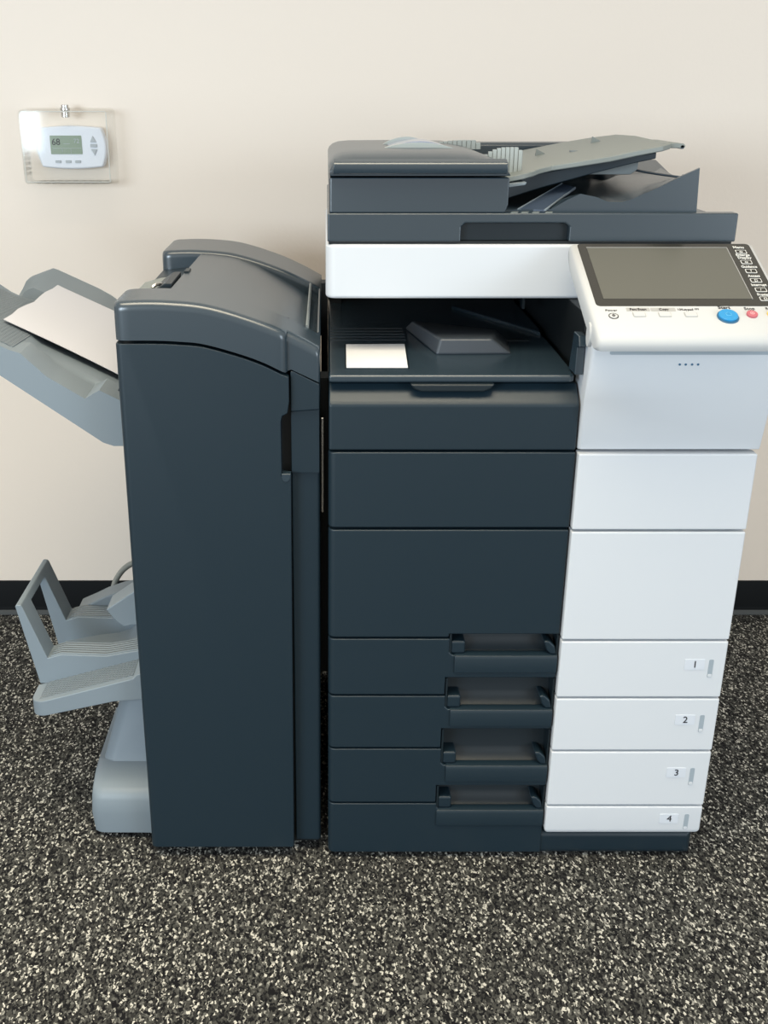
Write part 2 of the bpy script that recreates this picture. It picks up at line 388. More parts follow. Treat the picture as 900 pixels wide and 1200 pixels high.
# cover with domed top: rows run in Y, columns in X
cx = [(.0035, 1.094), (.0035, 1.100), (.006, 1.106), (.012, 1.111), (.022, 1.1145), (.04, 1.116), (.10, 1.1165), (.17, 1.1165), (.205, 1.1155), (.228, 1.112), (.246, 1.106), (.258, 1.099), (.264, 1.093), (.265, 1.088)]
fyt = [(.1395, 0.0), (.1385, .35), (.140, .50), (.145, .62), (.157, .78), (.175, .91), (.20, 1.0), (.30, 1.0), (.45, 1.0), (.56, 1.0), (.60, .90), (.61, .7)]
rows = []
for y, k in fyt:
    rows.append([(x if .01 < x < .26 else x + (0 if y > .145 else (.002 if x < .1 else -.002)), y, 1.0855 + (z-1.0855)*k) for x, z in cx])
bm, V = loft(rows)
base_ = [bm.verts.new((r[0][0], r[0][1], 1.0855)) for r in rows]; base2 = [bm.verts.new((r[-1][0], r[-1][1], 1.0855)) for r in rows]
for i in range(len(rows)-1):
    bm.faces.new([V[i][0], V[i+1][0], base_[i+1], base_[i]]); bm.faces.new([V[i][-1], V[i+1][-1], base2[i+1], base2[i]])
bm.faces.new(base_+list(reversed(base2)))
bm.faces.new(V[-1]+[base2[-1], base_[-1]])
cover = obj('feeder_cover', bm, M['dark2'], feed, smooth=50)
# raised rim of the lip
obj('cover_lip', prism([(.1345, 1.0880), (.1325, 1.0930), (.1325, 1.1010), (.1350, 1.1045), (.15, 1.1085), (.16, 1.088)], 'X', .010, .2585), M['dark2'], feed, .0018)
obj('left_rear_cover', prism([(.0045, 1.034), (.0035, 1.07), (.004, 1.10), (.0245, 1.112), (.05, 1.112), (.05, 1.034)], 'Y', .38, .62), M['dark2'], feed, .004)
# rear bar of the feeder running behind the document tray
obj('rear_beam', prism([(.55, 1.0335), (.55, 1.108), (.556, 1.1125), (.60, 1.1125), (.61, 1.10), (.61, 1.0335)], 'X', .02, .468), M['dark2'], cop, .002)
# clear arch emblem on top of the cover
def arch(x0, x1, h, y0, y1, z0, t=0):
    P_ = [(x0+(x1-x0)*i/14, z0+h*math.sin(math.pi*i/14)**.8) for i in range(15)]
    return prism(P_+[(x1, z0-.004), (x0, z0-.004)], 'Y', y0, y1)
obj('cover_window', arch(.098, .192, .010, .30, .40, 1.1155), M['emblem'], feed, label='pale blue clear window on the feeder cover')
obj('window_rim', arch(.092, .172, .0125, .40, .408, 1.1155), M['rib_clear'], feed)
obj('window_rim', arch(.088, .198, .0085, .285, .30, 1.1155), M['rib_clear'], feed)

# --- document guides (pale, ribbed) standing on the document tray
def guide(x0, x1, y, z0, z1, nm='paper_guide'):
    n = 11; b_ = bmesh.new()
    for i in range(n):
        a = x0+(x1-x0)*i/n; c = x0+(x1-x0)*(i+1)/n; t = (i+.5)/n
        hz = z0+(z1-z0)*(1-(1-min(1, t*1.5))**2)**.5 if t < .66 else z1
        hz = hz - (.004 if i == n-1 else 0)
        box(b_, a, c-.0012, y, y+.007, z0-.002, hz); box(b_, c-.0013, c, y+.002, y+.006, z0-.002, hz-.001)
    return b_
# --- document tray (sloping light grey deck)
def dz(x, y): return 1.081+.185*(x-.27) - .25*max(0, x-.46)**1.2*.2 + .018*(y-.2)
XF = [.235, .262, .290, .307, .318, .34, .38, .42, .46, .50, .515]
rows = []
for x in XF:
    yf = interp([(.235, .19), (.300, .19), (.318, .215), (.34, .225), (.42, .20), (.50, .215), (.515, .23)], x)
    yb = interp([(.235, .53), (.44, .53), (.50, .50), (.515, .42)], x)
    rows.append([(x, yf+(yb-yf)*t, dz(x, yf+(yb-yf)*t)) for t in (0, .05, .3, .6, .95, 1)])
bm, V = loft(rows)
ret = bmesh.ops.extrude_face_region(bm, geom=bm.faces[:]); vs = [e for e in ret['geom'] if isinstance(e, bmesh.types.BMVert)]
bmesh.ops.translate(bm, verts=vs, vec=(0, 0, -.008))
dtray = obj('document_tray', bm, M['olive'], cop, .002)
obj('tray_lower_lip', prism([(.25, 1.064), (.292, 1.070), (.294, 1.074), (.25, 1.070)], 'Y', .175, .30), M['grey'], dtray, .001)
tg = prism([(.505, dz(.505, .3)-.007), (.505, dz(.505, .3)), (.53, 1.1255), (.538, 1.1245), (.541, 1.121), (.538, 1.117), (.529, 1.118)], 'Y', .24, .36)
obj('tray_tongue', tg, M['olive'], dtray, .0015)
obj('tongue_hook', tube([(.536, .24, 1.1195), (.536, .36, 1.1195)], .0028), M['dark2'], dtray)
for (x, y) in ((.345, .40), (.442, .43)):
    f = prism([(x, dz(x, y)-.001), (x+.018, dz(x+.018, y)-.001), (x+.002, dz(x, y)+.0105)], 'Y', y, y+.004); obj('tray_fin', f, M['olive'], dtray)
obj('tray_dimple', prism(circ(.40, .36, .008, .006, 16), 'Z', dz(.40, .36)-.001, dz(.40, .36)+.001), M['greydark'], dtray)
obj('paper_guide', guide(.225, .2960, .235, 1.078, 1.1195), M['rib_clear'], dtray, label='front pale ribbed paper guide')
obj('paper_guide', guide(.175, .262, .455, 1.108, 1.1205), M['rib_clear'], dtray, label='rear pale ribbed paper guide')
# under body of the tray, dark
ub = bmesh.new()
def ring(x, zt, zb, y0, y1): return [(x, y0, zb), (x, y0, zt), (x, y1, zt), (x, y1, zb)]
bm, V = loft([ring(.262, 1.071, 1.040, .24, .53), ring(.33, 1.082, 1.060, .25, .53), ring(.41, 1.098, 1.083, .24, .53), ring(.463, 1.107, 1.096, .24, .52), ring(.498, 1.112, 1.103, .24, .50)], close=True)
bm.faces.new(V[0]); bm.faces.new(V[-1])
obj('tray_underside', bm, M['dark'], dtray, .0015)
ubx = prism([(.400, 1.078), (.470, 1.078), (.480, 1.085), (.481, 1.097), (.40, 1.090)], 'Y', .27, .46)
obj('tray_support_block', ubx, M['greydark'], dtray, .0015)
obj('wire_stop', tube(spline([(.462, .28, 1.088), (.50, .29, 1.080), (.553, .30, 1.0725), (.565, .30, 1.0710), (.570, .30, 1.0730), (.567, .30, 1.0752), (.560, .30, 1.0742)], 5), .0018, 8), M['dark2'], dtray)

# --- exit tray on the lid: front fin, swept ramp, rear fin
fin = [(.262, 1.033), (.262, 1.036), (.33, 1.037), (.3535, 1.0505), (.372, 1.0585), (.395, 1.054), (.412, 1.0475), (.432, 1.047), (.445, 1.050), (.490, 1.070), (.5400, 1.0945), (.5425, 1.0945), (.5465, 1.033)]
ys = [.165, .172, .22, .30, .38, .46, .52, .545]
rows = []
def rampz(x, y):
    f = interp(fin[1:-1], x)
    t = (y-.172)/(.52-.172)
    mid = 1.036 + max(0, x-.33)*.16
    rear = 1.036+max(0, x-.30)*.19
    if y <= .172: return f
    if t < .3: return f+(mid-f)*(t/.3)
    return mid+(rear-mid)*(t-.3)/.7
xs = [.262, .30, .33, .3535, .372, .395, .412, .432, .445, .490, .52, .5415]
for y in ys:
    rows.append([(x + (.030*(y-.172)/(.35) if x > .5 else 0), y, rampz(x, y)) for x in xs])
bm, V = loft(rows)
low = []
for i, y in enumerate(ys): low.append([bm.verts.new((V[i][0].co.x, y, 1.0325)), bm.verts.new((V[i][-1].co.x+.003, y, 1.0325))])
for i in range(len(ys)-1):
    bm.faces.new([V[i][0], V[i+1][0], low[i+1][0], low[i][0]]); bm.faces.new([V[i][-1], V[i+1][-1], low[i+1][1], low[i][1]])
bm.faces.new(V[0]+[low[0][1], low[0][0]]); bm.faces.new(V[-1]+[low[-1][1], low[-1][0]])
bm.faces.new([l[0] for l in low]+[l[1] for l in reversed(low)])
obj('exit_tray', bm, M['dark2'], lid, smooth=28)
rw = bmesh.new()
q = [(.40, .53, 1.050), (.468, .30, 1.0465), (.528, .26, 1.0530), (.560, .30, 1.0610), (.5745, .50, 1.0865), (.50, .53, 1.088), (.45, .53, 1.088)]
A = [rw.verts.new(p) for p in q]; C = [rw.verts.new((p[0], p[1]+.004, p[2]-.006)) for p in q]
rw.faces.new(A); rw.faces.new(list(reversed(C)))
for i in range(len(q)): rw.faces.new([A[(i+1) % len(q)], A[i], C[i], C[(i+1) % len(q)]])
obj('exit_wing', rw, M['dark2'], lid, .001)
bs = bmesh.new()
q = [(.279, .19, 1.0345), (.362, .30, 1.060), (.377, .23, 1.061), (.317, .165, 1.0355)]
def slabq(q, t):
    b_ = bmesh.new(); A = [b_.verts.new(p) for p in q]; C = [b_.verts.new((p[0], p[1], p[2]-t)) for p in q]
    b_.faces.new(A); b_.faces.new(list(reversed(C)))
    for i in range(len(q)): b_.faces.new([A[(i+1) % len(q)], A[i], C[i], C[(i+1) % len(q)]])
    return b_
obj('exit_guide', slabq([(.282, .172, 1.0365), (.372, .30, 1.0625), (.385, .26, 1.0600), (.320, .160, 1.0365)], .0025), M['bluesheet'], lid, label='dark blue exit guide plate')
obj('guide_edge', join(slabq([(.2815, .170, 1.0372), (.3715, .299, 1.0634), (.3725, .301, 1.0634), (.2845, .170, 1.0372)], .002), slabq([(.3185, .158, 1.0372), (.3840, .259, 1.0608), (.3850, .261, 1.0608), (.3215, .158, 1.0372)], .002)), M['grey'], lid)
for i, x in enumerate((.268, .283, .299, .318)):
    obj('caution_mark', slabq([(x, .146, 1.0345), (x+.004, .156, 1.0345), (x+.013, .156, 1.0345), (x+.010, .146, 1.0345)], .001), M['olive'], lid)

# --- control panel (touch screen), leaning plane
A_ = math.radians(23.025); PO = Vector((0, -.02, .938)); PU = Vector((1, 0, 0)); PV = Vector((0, math.cos(A_), math.sin(A_))); PN = Vector((0, -math.sin(A_), math.cos(A_)))
def plane(pts, t0, t1): return frame_pts(pts, PO, PU, PV, PN, t0, t1)
# side profile in (v, n) extruded along X
prof = [(-.074, .0), (-.085, -.004), (-.0895, -.012), (-.0885, -.020), (-.078, -.026), (-.02, -.028), (.12, -.026), (.143, -.020), (.147, -.010), (.146, -.003), (.142, .0)]
bm = bmesh.new(); R_ = []
XL, XR = .3495, .6120
for x, sh in ((XL, .006), (XL+.002, .002), (XL+.006, 0), (XR-.006, 0), (XR-.002, .002), (XR, .006)):
    R_.append([PO+PU*x+PV*(v*(1) - math.copysign(sh, v-.03))+PN*(n if n < -.014 else n-sh*.6) for v, n in prof])
bm, V = loft(R_, close=True, bm=bm); bm.faces.new(V[0]); bm.faces.new(V[-1])
# smooth corner at top right/left: done by shift above
panel = obj('control_panel', bm, M['white2'], cop, smooth=45, label='white tilting control panel with touch screen')
def rquad(x0, x1, v0, v1, r, n=5): return rrect(x0, x1, v0, v1, r, n)
bez = obj('screen_bezel', plane(rquad(.3595, .6055, -.0150, .1425, .006), -.003, .0008), M['glassblack'], panel, .0004, 2)
scr = obj('touch_screen', plane(rquad(.3718, .5710, .0012, .1312, .0006), 0, .0012), M['screen'], bez)
fw = .0009
obj('screen_edge', join(plane([(.5708, .0004), (.5708+fw, .0004), (.5708+fw, .1318), (.5708, .1318)], 0, .0016), plane([(.3712, .1310), (.5716, .1310), (.5716, .1318), (.3712, .1318)], 0, .0016)), M['tint'], bez)
def ptxt(s, size, x, v, m, parent, width=None, bold=0, lift=.0014): return obj('lettering', text_bm(s, size, PO+PU*x+PV*v+PN*lift, PU, PV, PN, .0003, width, bold=bold), m, parent)
def outline_plane(pts, t, lift):
    """thin ring following an outline"""
    cx_ = sum(p[0] for p in pts)/len(pts); cy_ = sum(p[1] for p in pts)/len(pts)
    b_ = bmesh.new()
    def sc(p):
        dx, dy = p[0]-cx_, p[1]-cy_; L = math.hypot(dx, dy); 
        return (p[0]-math.copysign(min(t, abs(dx)), dx), p[1]-math.copysign(min(t, abs(dy)), dy))
    O_ = [b_.verts.new(PO+PU*p[0]+PV*p[1]+PN*lift) for p in pts]; I_ = [b_.verts.new(PO+PU*sc(p)[0]+PV*sc(p)[1]+PN*lift) for p in pts]
    O2 = [b_.verts.new(PO+PU*p[0]+PV*p[1]+PN*(lift-.0006)) for p in pts]; n = len(pts)
    for i in range(n):
        j = (i+1) % n; b_.faces.new([O_[i], O_[j], I_[j], I_[i]]); b_.faces.new([O_[j], O_[i], O2[i], O2[j]])
    return b_
keys = [('Menu', .588, .1313, .0150, .1198, 'home'), ('Guidance', .5890, .0801, .0215, .0695, '?'), ('Access', .5888, .0565, .0165, .0458, 'doc'), ('Interrupt', .5893, .0341, .0205, .0226, 'arrow'), ('Preview', .5893, .0102, .0180, .0010, 'page')]
for s, x, v, wd, vb, ic in keys:
    ptxt(s, .0082, x, v, M['whiteink'], bez, wd, .00012)
ptxt('Enlarge', .0082, .5885, .1107, M['whiteink'], bez, .0190, .00012); ptxt('Display', .0082, .5890, .1035, M['whiteink'], bez, .0190, .00012)
for vb, g in ((.1198, 'O'), (.0927, 'Q'), (.0695, '?'), (.0458, '='), (.0226, 'v'), (.0010, 'D')):
    kb = obj('touch_key', outline_plane(rrect(.5812, .5964, vb-.0048, vb+.0048, .0012, 2), .0009, .0014), M['whiteink'], bez)
    # small pictogram
    if g in 'OQ': pic = outline_plane(circ(.5888, vb, .0022, n=12), .0007, .0015)
    elif g == '?': pic = text_bm('?', .0075, PO+PU*.5888+PV*vb+PN*.0014, PU, PV, PN, .0003)
    elif g == 'v': pic = text_bm('/', .0070, PO+PU*.5888+PV*vb+PN*.0014, PU, PV, PN, .0003)
    else: pic = outline_plane(rrect(.5868, .5908, vb-.0024, vb+.0024, .0004, 1), .0007, .0015)
    obj('key_symbol', pic, M['whiteink'], bez)
# lower button strip
ptxt('Power', .0062, .3772, -.0252, M['ink'], panel, .0155, lift=.0002)
for s, x0, x1 in (('Fax/Scan', .3975, .4285), ('Copy', .4300, .4625)):
    obj('name_field', plane(rquad(x0, x1, -.0270, -.0190, .0008, 2), -.001, .0003), M['tint'], panel)
ptxt('Fax/Scan', .0064, .4130, -.0232, M['ink'], panel, .0215, lift=.0006); ptxt('Copy', .0064, .4472, -.0232, M['ink'], panel, .0130, lift=.0006)
ptxt('10Keypad', .0064, .4755, -.0232, M['ink'], panel, .0200, lift=.0002)
obj('keypad_symbol', join(*[plane([(x, v), (x+.0012, v), (x+.0012, v+.0012), (x, v+.0012)], -.0005, .0003) for x in (.4885, .4905, .4925) for v in (-.0215, -.0235)]), M['ink'], panel)
ptxt('Start', .0088, .5281, -.0186, M['ink'], panel, .0162, lift=.0002, bold=.0001); ptxt('Stop', .0088, .5610, -.0212, M['ink'], panel, .0138, lift=.0002)
ptxt('Reset', .0080, .5900, -.0212, M['ink'], panel, .0150, lift=.0002)
pb = obj('power_button', plane(circ(.3779, -.0381, .0052), -.001, .0010), M['white2'], panel, .0005, 2)
obj('button_ring', outline_plane(circ(.3779, -.0381, .0066), .0008, .0006), M['ink'], pb)
obj('power_symbol', join(outline_plane(circ(.3779, -.0381, .0022, n=14), .0006, .0016), plane([(.3776, -.0385), (.3782, -.0385), (.3782, -.0350), (.3776, -.0350)], .0008, .0016)), M['ink'], pb)
for x0 in (.4047, .4385, .4727):
    kb = obj('function_key', plane(rquad(x0, x0+.0152, -.0395, -.0300, .001, 2), -.001, .0012), M['white2'], panel, .0004, 2)
    obj('key_outline', outline_plane(rrect(x0-.0007, x0+.0159, -.0403, -.0292, .0015, 2), .0006, .0005), M['tint'], kb)
sb = obj('start_button', plane(circ(.5275, -.0405, .0142, .0150), -.001, .0016), M['bluedk'], panel, .0006, 2, label='round blue start button')
s2 = obj('button_cap', plane(circ(.5275, -.0400, .0126, .0128), .0010, .0042), M['blue'], sb, .0010, 3)
obj('start_symbol', outline_plane([(.5275, -.0355), (.5235, -.0385), (.5245, -.0430), (.5305, -.0430), (.5315, -.0385)], .0006, .0046), mat('pale_blue_print', (.15, .5, .75), .5), sb)
sb = obj('stop_button', plane(circ(.5604, -.0355, .0072, .0076), -.001, .0030), M['red'], panel, .0008, 2, label='small red stop button')
obj('stop_symbol', join(outline_plane(circ(.5604, -.0355, .0030, n=12), .0007, .0034), plane(circ(.5604, -.0355, .0010, n=8), .002, .0034)), mat('pale_red_print', (.8, .45, .47), .5), sb)
obj('reset_button', plane(circ(.5885, -.0345, .0078, .0080), -.001, .0024), M['yellow'], panel, .0008, 2, label='small amber reset button')
# hinge disc on the left side
hb = bmesh.new()
el_ = [(-.052+.0165*math.cos(t)*.62, .898+.0165*math.sin(t)) for t in [2*math.pi*i/24 for i in range(24)]]
obj('hinge_cap', prism(el_, 'X', .3468, .3520), M['white2'], panel, .001, 2)

# ================================================================== FINISHER
fin_o = thing('finisher', 'charcoal finisher unit with curved top docked to the left of the photocopier', 'finisher', (-.15, .32, 0))
TP = [(-.2915, .9315), (-.25, .9330), (-.22, .9325), (-.185, .9300), (-.16, .9260), (-.13, .9180), (-.10, .9080), (-.075, .8985), (-.05, .8870), (-.03, .8770), (-.0085, .8650)]
BP = [(-.2915, .8751), (-.2353, .8751), (-.20, .8735), (-.1696, .8703), (-.1258, .8583), (-.0889, .8451), (-.0563, .8290)]
def topz(x):
    return interp(TP, x)
def curve(tab, x0, x1, n): return [(x0+(x1-x0)*i/n, interp(tab, x0+(x1-x0)*i/n)) for i in range(n+1)]
def smooth_tab(tab, n=6):
    pts = spline([(a, 0, z) for a, z in tab], n); return [(p.x, p.z) for p in pts]
TPs, BPs = smooth_tab(TP), smooth_tab(BP)
obj('chassis', prism([(-.289, .012), (-.012, .012), (-.012, .79), (-.06, .82), (-.15, .85), (-.289, .865)], 'Y', .03, .60), M['deep'], fin_o)
# front door with notch for the side handle
fd = [(-.2915, .022), (-.0558, .022), (-.0535, .024), (-.0510, .60), (-.0505, .678), (-.0640, .680), (-.0640, .762), (-.062, .770), (-.0545, .774), (-.0520, .79), (-.0520, .8265)]
fd += [(x, z-.0012) for x, z in reversed(BPs) if x < -.057]
bm = prism(fd, 'Y', 0, .03)
roundedge(bm, lambda c: c.x < -.291 and c.y < .001, .016, 6)
front = obj('front_door', bm, M['dark'], fin_o, .0022)
obj('handle_floor', prism([(-.0640, .684), (-.0505, .684), (-.0515, .676), (-.056, .671), (-.0620, .672), (-.0640, .677)], 'Y', -.001, .012), M['dark2'], front, .001)
# right-hand strip set back
st = [(-.0500, .022), (-.0085, .022), (-.0085, .8145), (-.0480, .8335), (-.0500, .8335)]
bm = prism(st, 'Y', .020, .045)
roundedge(bm, lambda c: c.x > -.0087 and c.y < .021, .006, 4)
obj('side_strip', bm, M['dark'], fin_o, .0015)
obj('strip_upper', prism([(-.0500, .774), (-.0095, .777), (-.0095, .8140), (-.0465, .8330), (-.0500, .8325)], 'Y', .010, .021), M['dark'], fin_o, .0015)
obj('strip_insert', prism([(-.0500, .680), (-.0095, .680), (-.0095, .7755), (-.0500, .7725)], 'Y', .0155, .021), M['dark'], fin_o, .0008)
# front lid
def lidpoly(x0, x1, lower, dz_=0):
    up = [(x, z+dz_) for x, z in TPs if x0 < x < x1]
    up = [(x0, interp(TPs, x0)+dz_)] + up + [(x1, interp(TPs, x1)+dz_)]
    lo = [(x, z+.0035) for x, z in lower if x0 < x < x1]
    lo = [(x0, interp(lower, x0)+.0035)] + lo + [(x1, interp(lower, x1)+.0035)]
    return up + list(reversed(lo))
BPr = BPs + [(-.0488, .8318), (-.0085, .8125)]
# main lid: loft so that its front edge is rounded
def lid_loft(x0, x1, y0, y1, r, lower, dz_=0, cut=0):
    n = 30; xs_ = [x0+(x1-x0)*i/n for i in range(n+1)]
    if cut: xs_ = [x for x in xs_ if x < x1-cut-.001]+[x1-cut, x1-cut*.7, x1-cut*.45, x1-cut*.25, x1-cut*.1, x1-cut*.02, x1]
    if x0 < -.29: xs_ = [x0, x0+.0015, x0+.004, x0+.008, x0+.014] + [x for x in xs_ if x > x0+.016]
    def edge(x):   # rounding of the left end
        d = x-x0; R = .014
        return 0 if (d > R or x0 > -.29) else (R-math.sqrt(max(0, R*R-(R-d)**2)))
    rr = []
    prof_ = [(0, None), (0, -r-.003), (0, -r), (r*.08, -r*.6), (r*.3, -r*.27), (r*.62, -r*.08), (r, 0), (r+.003, 0)]
    for py, pz in prof_:
        rr.append([(x, y0+py+edge(x), (interp(lower, x)+.0035) if pz is None else interp(TPs, x)+dz_+pz-edge(x)*.35) for x in xs_])
    rr.append([(x, y1-.002, interp(TPs, x)+dz_-edge(x)*.35) for x in xs_]); rr.append([(x, y1, interp(TPs, x)+dz_-edge(x)*.35) for x in xs_]); rr.append([(x, y1, interp(lower, x)+.0035) for x in xs_])
    if cut:
        for row_ in rr[:-2]:
            for j_, p_ in enumerate(row_):
                d_ = x1-p_[0]
                if d_ < cut: q_ = cut-math.sqrt(max(0, cut*cut-(cut-d_)**2)); row_[j_] = (p_[0], p_[1]+q_, p_[2])
    bm_, V_ = loft(rr, bm=None)
    for j in range(len(xs_)-1): bm_.faces.new([V_[-1][j], V_[-1][j+1], V_[0][j+1], V_[0][j]])
    bm_.faces.new([V_[i][0] for i in range(len(V_))]); bm_.faces.new([V_[i][-1] for i in range(len(V_))])
    return bm_
flid = obj('front_lid', lid_loft(-.2915, -.0535, -.001, .1000, .0105, BPr, 0, .012), M['dark2'], fin_o, smooth=40)
obj('lid_corner', join(lid_loft(-.0545, -.0085, .010, .1000, .012, BPr, -.0002, .006)), M['dark2'], fin_o, smooth=40)
# hinged middle cover with a short left end, sinking to the right
mc = []
for x in [-.226+i*(.196/24) for i in range(25)]:
    mc.append((x, interp(TPs, x)-.001))
mcr = []
sink = lambda x: interp([(-.226, 0), (-.16, .000), (-.12, .004), (-.08, .011), (-.03, .019)], x)
rows = []
for y in (.1015, .18, .26, .34, .42, .468):
    k = (y-.1015)/(.468-.1015)
    rows.append([(x+.006*k*(1 if x < -.2 else 0), y, z-sink(x)*k*.9-.001) for x, z in mc])
bm, V = loft(rows)
ret = bmesh.ops.extrude_face_region(bm, geom=bm.faces[:]); vs = [e for e in ret['geom'] if isinstance(e, bmesh.types.BMVert)]
bmesh.ops.translate(bm, verts=vs, vec=(0, 0, -.016))
obj('middle_cover', bm, M['dark2'], fin_o, smooth=35)
obj('cover_ridge', prism([(-.0295, .860), (-.0295, .8790), (-.0275, .8795), (-.0255, .8775), (-.0255, .86)], 'Y', .101, .468), M['greydark'], fin_o)
obj('right_gutter', prism([(-.0252, .84), (-.0252, .866), (-.0130, .858), (-.0130, .868), (-.0105, .869), (-.0085, .867), (-.0085, .84)], 'Y', .101, .60), M['dark2'], fin_o)
# inner step left of the middle cover, with steel clip
obj('inner_ledge', prism([(-.2890, .86), (-.2890, .902), (-.235, .908), (-.20, .908), (-.20, .86)], 'Y', .10, .47), M['dark'], fin_o, .001)
obj('exit_bracket', prism([(-.2880, .902), (-.2880, .915), (-.262, .922), (-.240, .924), (-.240, .902)], 'Y', .12, .26), M['olive'], fin_o, .001)
obj('exit_flap', prism([(-.262, .905), (-.262, .918), (-.238, .934), (-.228, .934), (-.228, .905)], 'Y', .135, .245), M['pocket'], fin_o, .001)
obj('steel_clip', tube(spline([(-.259, .15, .925), (-.254, .155, .929), (-.249, .16, .929), (-.246, .17, .924)], 4), .003, 8), M['metal'], fin_o)
obj('cover_latch', B(-.2245, -.2165, .255, .285, .920, .9335), M['pocket'], fin_o, .001)
# rear hump
obj('rear_lid', lid_loft(-.2915, -.0085, .469, .625, .010, [(-.30, .80), (0, .78)], .003), M['dark2'], fin_o, smooth=40)
obj('rear_column', prism([(-.289, .02), (-.011, .02), (-.011, .79), (-.289, .81)], 'Y', .60, .62), M['dark'], fin_o)
obj('left_wall', B(-.2912, -.2885, .028, .60, .02, .865), M['dark'], fin_o)
obj('side_bumper', prism([(-.2975, .874), (-.2985, .884), (-.2975, .893), (-.2905, .895), (-.2905, .870)], 'Y', .05, .07), M['dark'], fin_o, .001)
obj('side_catch', prism([(-.2975, .800), (-.2905, .812), (-.2905, .792)], 'Y', .03, .05), M['pocket'], fin_o)
obj('docking_bracket', B(-.0085, .0033, .10, .14, .30, .80), M['deep'], fin_o)
obj('docking_bracket', B(-.0085, .0033, .46, .50, .30, .880), M['deep'], fin_o)
obj('docking_pin', B(-.0075, -.0030, .060, .066, .60, .75), M['metal'], fin_o, .001)

# --- upper output tray of the finisher: modelled as a relief with a thick body
FP = [(-.70, .9680), (-.4465, .8420), (-.4115, .8075), (-.3575, .7735), (-.3355, .7865), (-.2915, .7640)]
def midz(x, y): return .866-.5*(x+.5)-.045*(y-.08) - max(0, y-.25)*.06*min(1, max(0, (-.50-x)/.04))
def trayz(x, y):
    f = interp(FP, x); c = midz(x, y)
    if x < -.447: s = c
    else:
        # scoop narrows to the right
        ye = .145
        if y <= ye: s = f + (y-.08)*.02
        elif y <= ye+.02: k = (y-ye)/.02; k = k*k*(3-2*k); s = f+(c-.006-f)*k
        else: s = c-.006
    P0 = .448
    plat = min(.884, .8785-.47*(x+.531)+.08*(y-.45))
    lft = interp([(-.60, 0), (-.545, 0), (-.535, 1), (0, 1)], x)
    if y > P0:
        k = min(1, (y-P0)/.006); s = s+(plat-s)*k*lft
    return s
ysr = [.08, .084, .10, .12, .145, .150, .155, .160, .165, .20, .26, .32, .38, .44, .448, .454, .50, .56, .60, .606]
xsr = sorted(set([-.66, -.62, -.58, -.56, -.555, -.545, -.540, -.535, -.527, -.519, -.51, -.48, -.462, -.447, -.4465, -.435, -.4115, -.40, -.38, -.3575, -.347, -.3355, -.32, -.305, -.2930]))
rows = [[(x, y, trayz(x, y)) for x in xsr] for y in ysr]
# rounded back corner: pull left ends in at the back, dip at the right end of the platform
for i, y in enumerate(ysr):
    for j, x in enumerate(xsr):
        X_, Y_, Z_ = rows[i][j]
        if y > .448 and x > -.42: Z_ -= (x+.42)*.30
        if y > .448 and x < -.518: Y_ = .448+(y-.448)*(interp([(-.545, .453), (-.520, .606)], x)-.448)/.158; Z_ = trayz(x, Y_)
        rows[i][j] = (X_, Y_, Z_)
bm, V = loft(rows)
def zbot(x): return .700+max(0, -.328-x)*.72
Lo = {}
def lowv(i, j):
    if (i, j) not in Lo: x, y = V[i][j].co.x, V[i][j].co.y; Lo[(i, j)] = bm.verts.new((x, y, zbot(x)))
    return Lo[(i, j)]
for j in range(len(xsr)-1):
    bm.faces.new([V[0][j], V[0][j+1], lowv(0, j+1), lowv(0, j)]); n = len(ysr)-1
    bm.faces.new([V[n][j], V[n][j+1], lowv(n, j+1), lowv(n, j)]); bm.faces.new([lowv(0, j), lowv(0, j+1), lowv(n, j+1), lowv(n, j)])
for i in range(len(ysr)-1):
    for j in (0, len(xsr)-1): 
        a, b_ = (i, j), (i+1, j)
        bm.faces.new([V[i][j], V[i+1][j], lowv(n, j) if i+1 == n else bm.verts.new((V[i+1][j].co.x, V[i+1][j].co.y, zbot(xsr[j]))), lowv(0, j) if i == 0 else bm.verts.new((V[i][j].co.x, V[i][j].co.y, zbot(xsr[j])))])
otray = obj('output_tray', bm, M['grey'], fin_o, smooth=30, label='light grey upper output tray sloping up to the left')
# fine hatch on the open shelf
rows = []
for y in (.100, .16, .22, .28, .34, .43): rows.append([(x, y, trayz(x, y)+.0012) for x in (-.655, -.60, -.54, -.50, -.462)])
bm, V = loft(rows); ret = bmesh.ops.extrude_face_region(bm, geom=bm.faces[:]); vs = [e for e in ret['geom'] if isinstance(e, bmesh.types.BMVert)]
bmesh.ops.translate(bm, verts=vs, vec=(0, 0, -.003))
obj('hatched_pad', bm, M['hatch'], otray, label='finely hatched grey pad')


# --- lower booklet tray and its foot
bk = None
plate = prism([(-.485, .2395), (-.346, .2725), (-.2920, .2770), (-.2920, .3270), (-.3055, .3220), (-.312, .3150), (-.485, .2660)], 'Y', .05, .1151)
roundedge(plate, lambda c: c.x < -.484 and c.y < .051, .030, 8)
bt = obj('booklet_tray', plate, M['grey'], fin_o, .0015, label='light grey lower booklet tray')
hp = prism([(-.470, .2695+.0009), (-.313, .3143+.0009), (-.313, .3120), (-.470, .2675)], 'Y', .062, .1150)
obj('hatched_pad', hp, M['hatch'], bt, label='finely hatched grey pad')
def rail(y0, y1, bottom=.270):
    return prism([(-.482, bottom+.010), (-.5095, .4125), (-.5070, .4155), (-.5000, .4150), (-.4977, .4115), (-.465, .3165), (-.4426, .3232), (-.3674, .3205), (-.317, .3300), (-.2920, .3350), (-.2920, bottom+.03), (-.40, bottom+.012)], 'Y', y0, y1)
obj('stop_frame', join(rail(.115, .160, .258), rail(.252, .300, .250), prism([(-.5095, .4125), (-.5070, .4155), (-.5000, .4150), (-.4977, .4115), (-.4945, .4030), (-.5075, .4030)], 'Y', .158, .254)), M['grey'], bt, .0016)
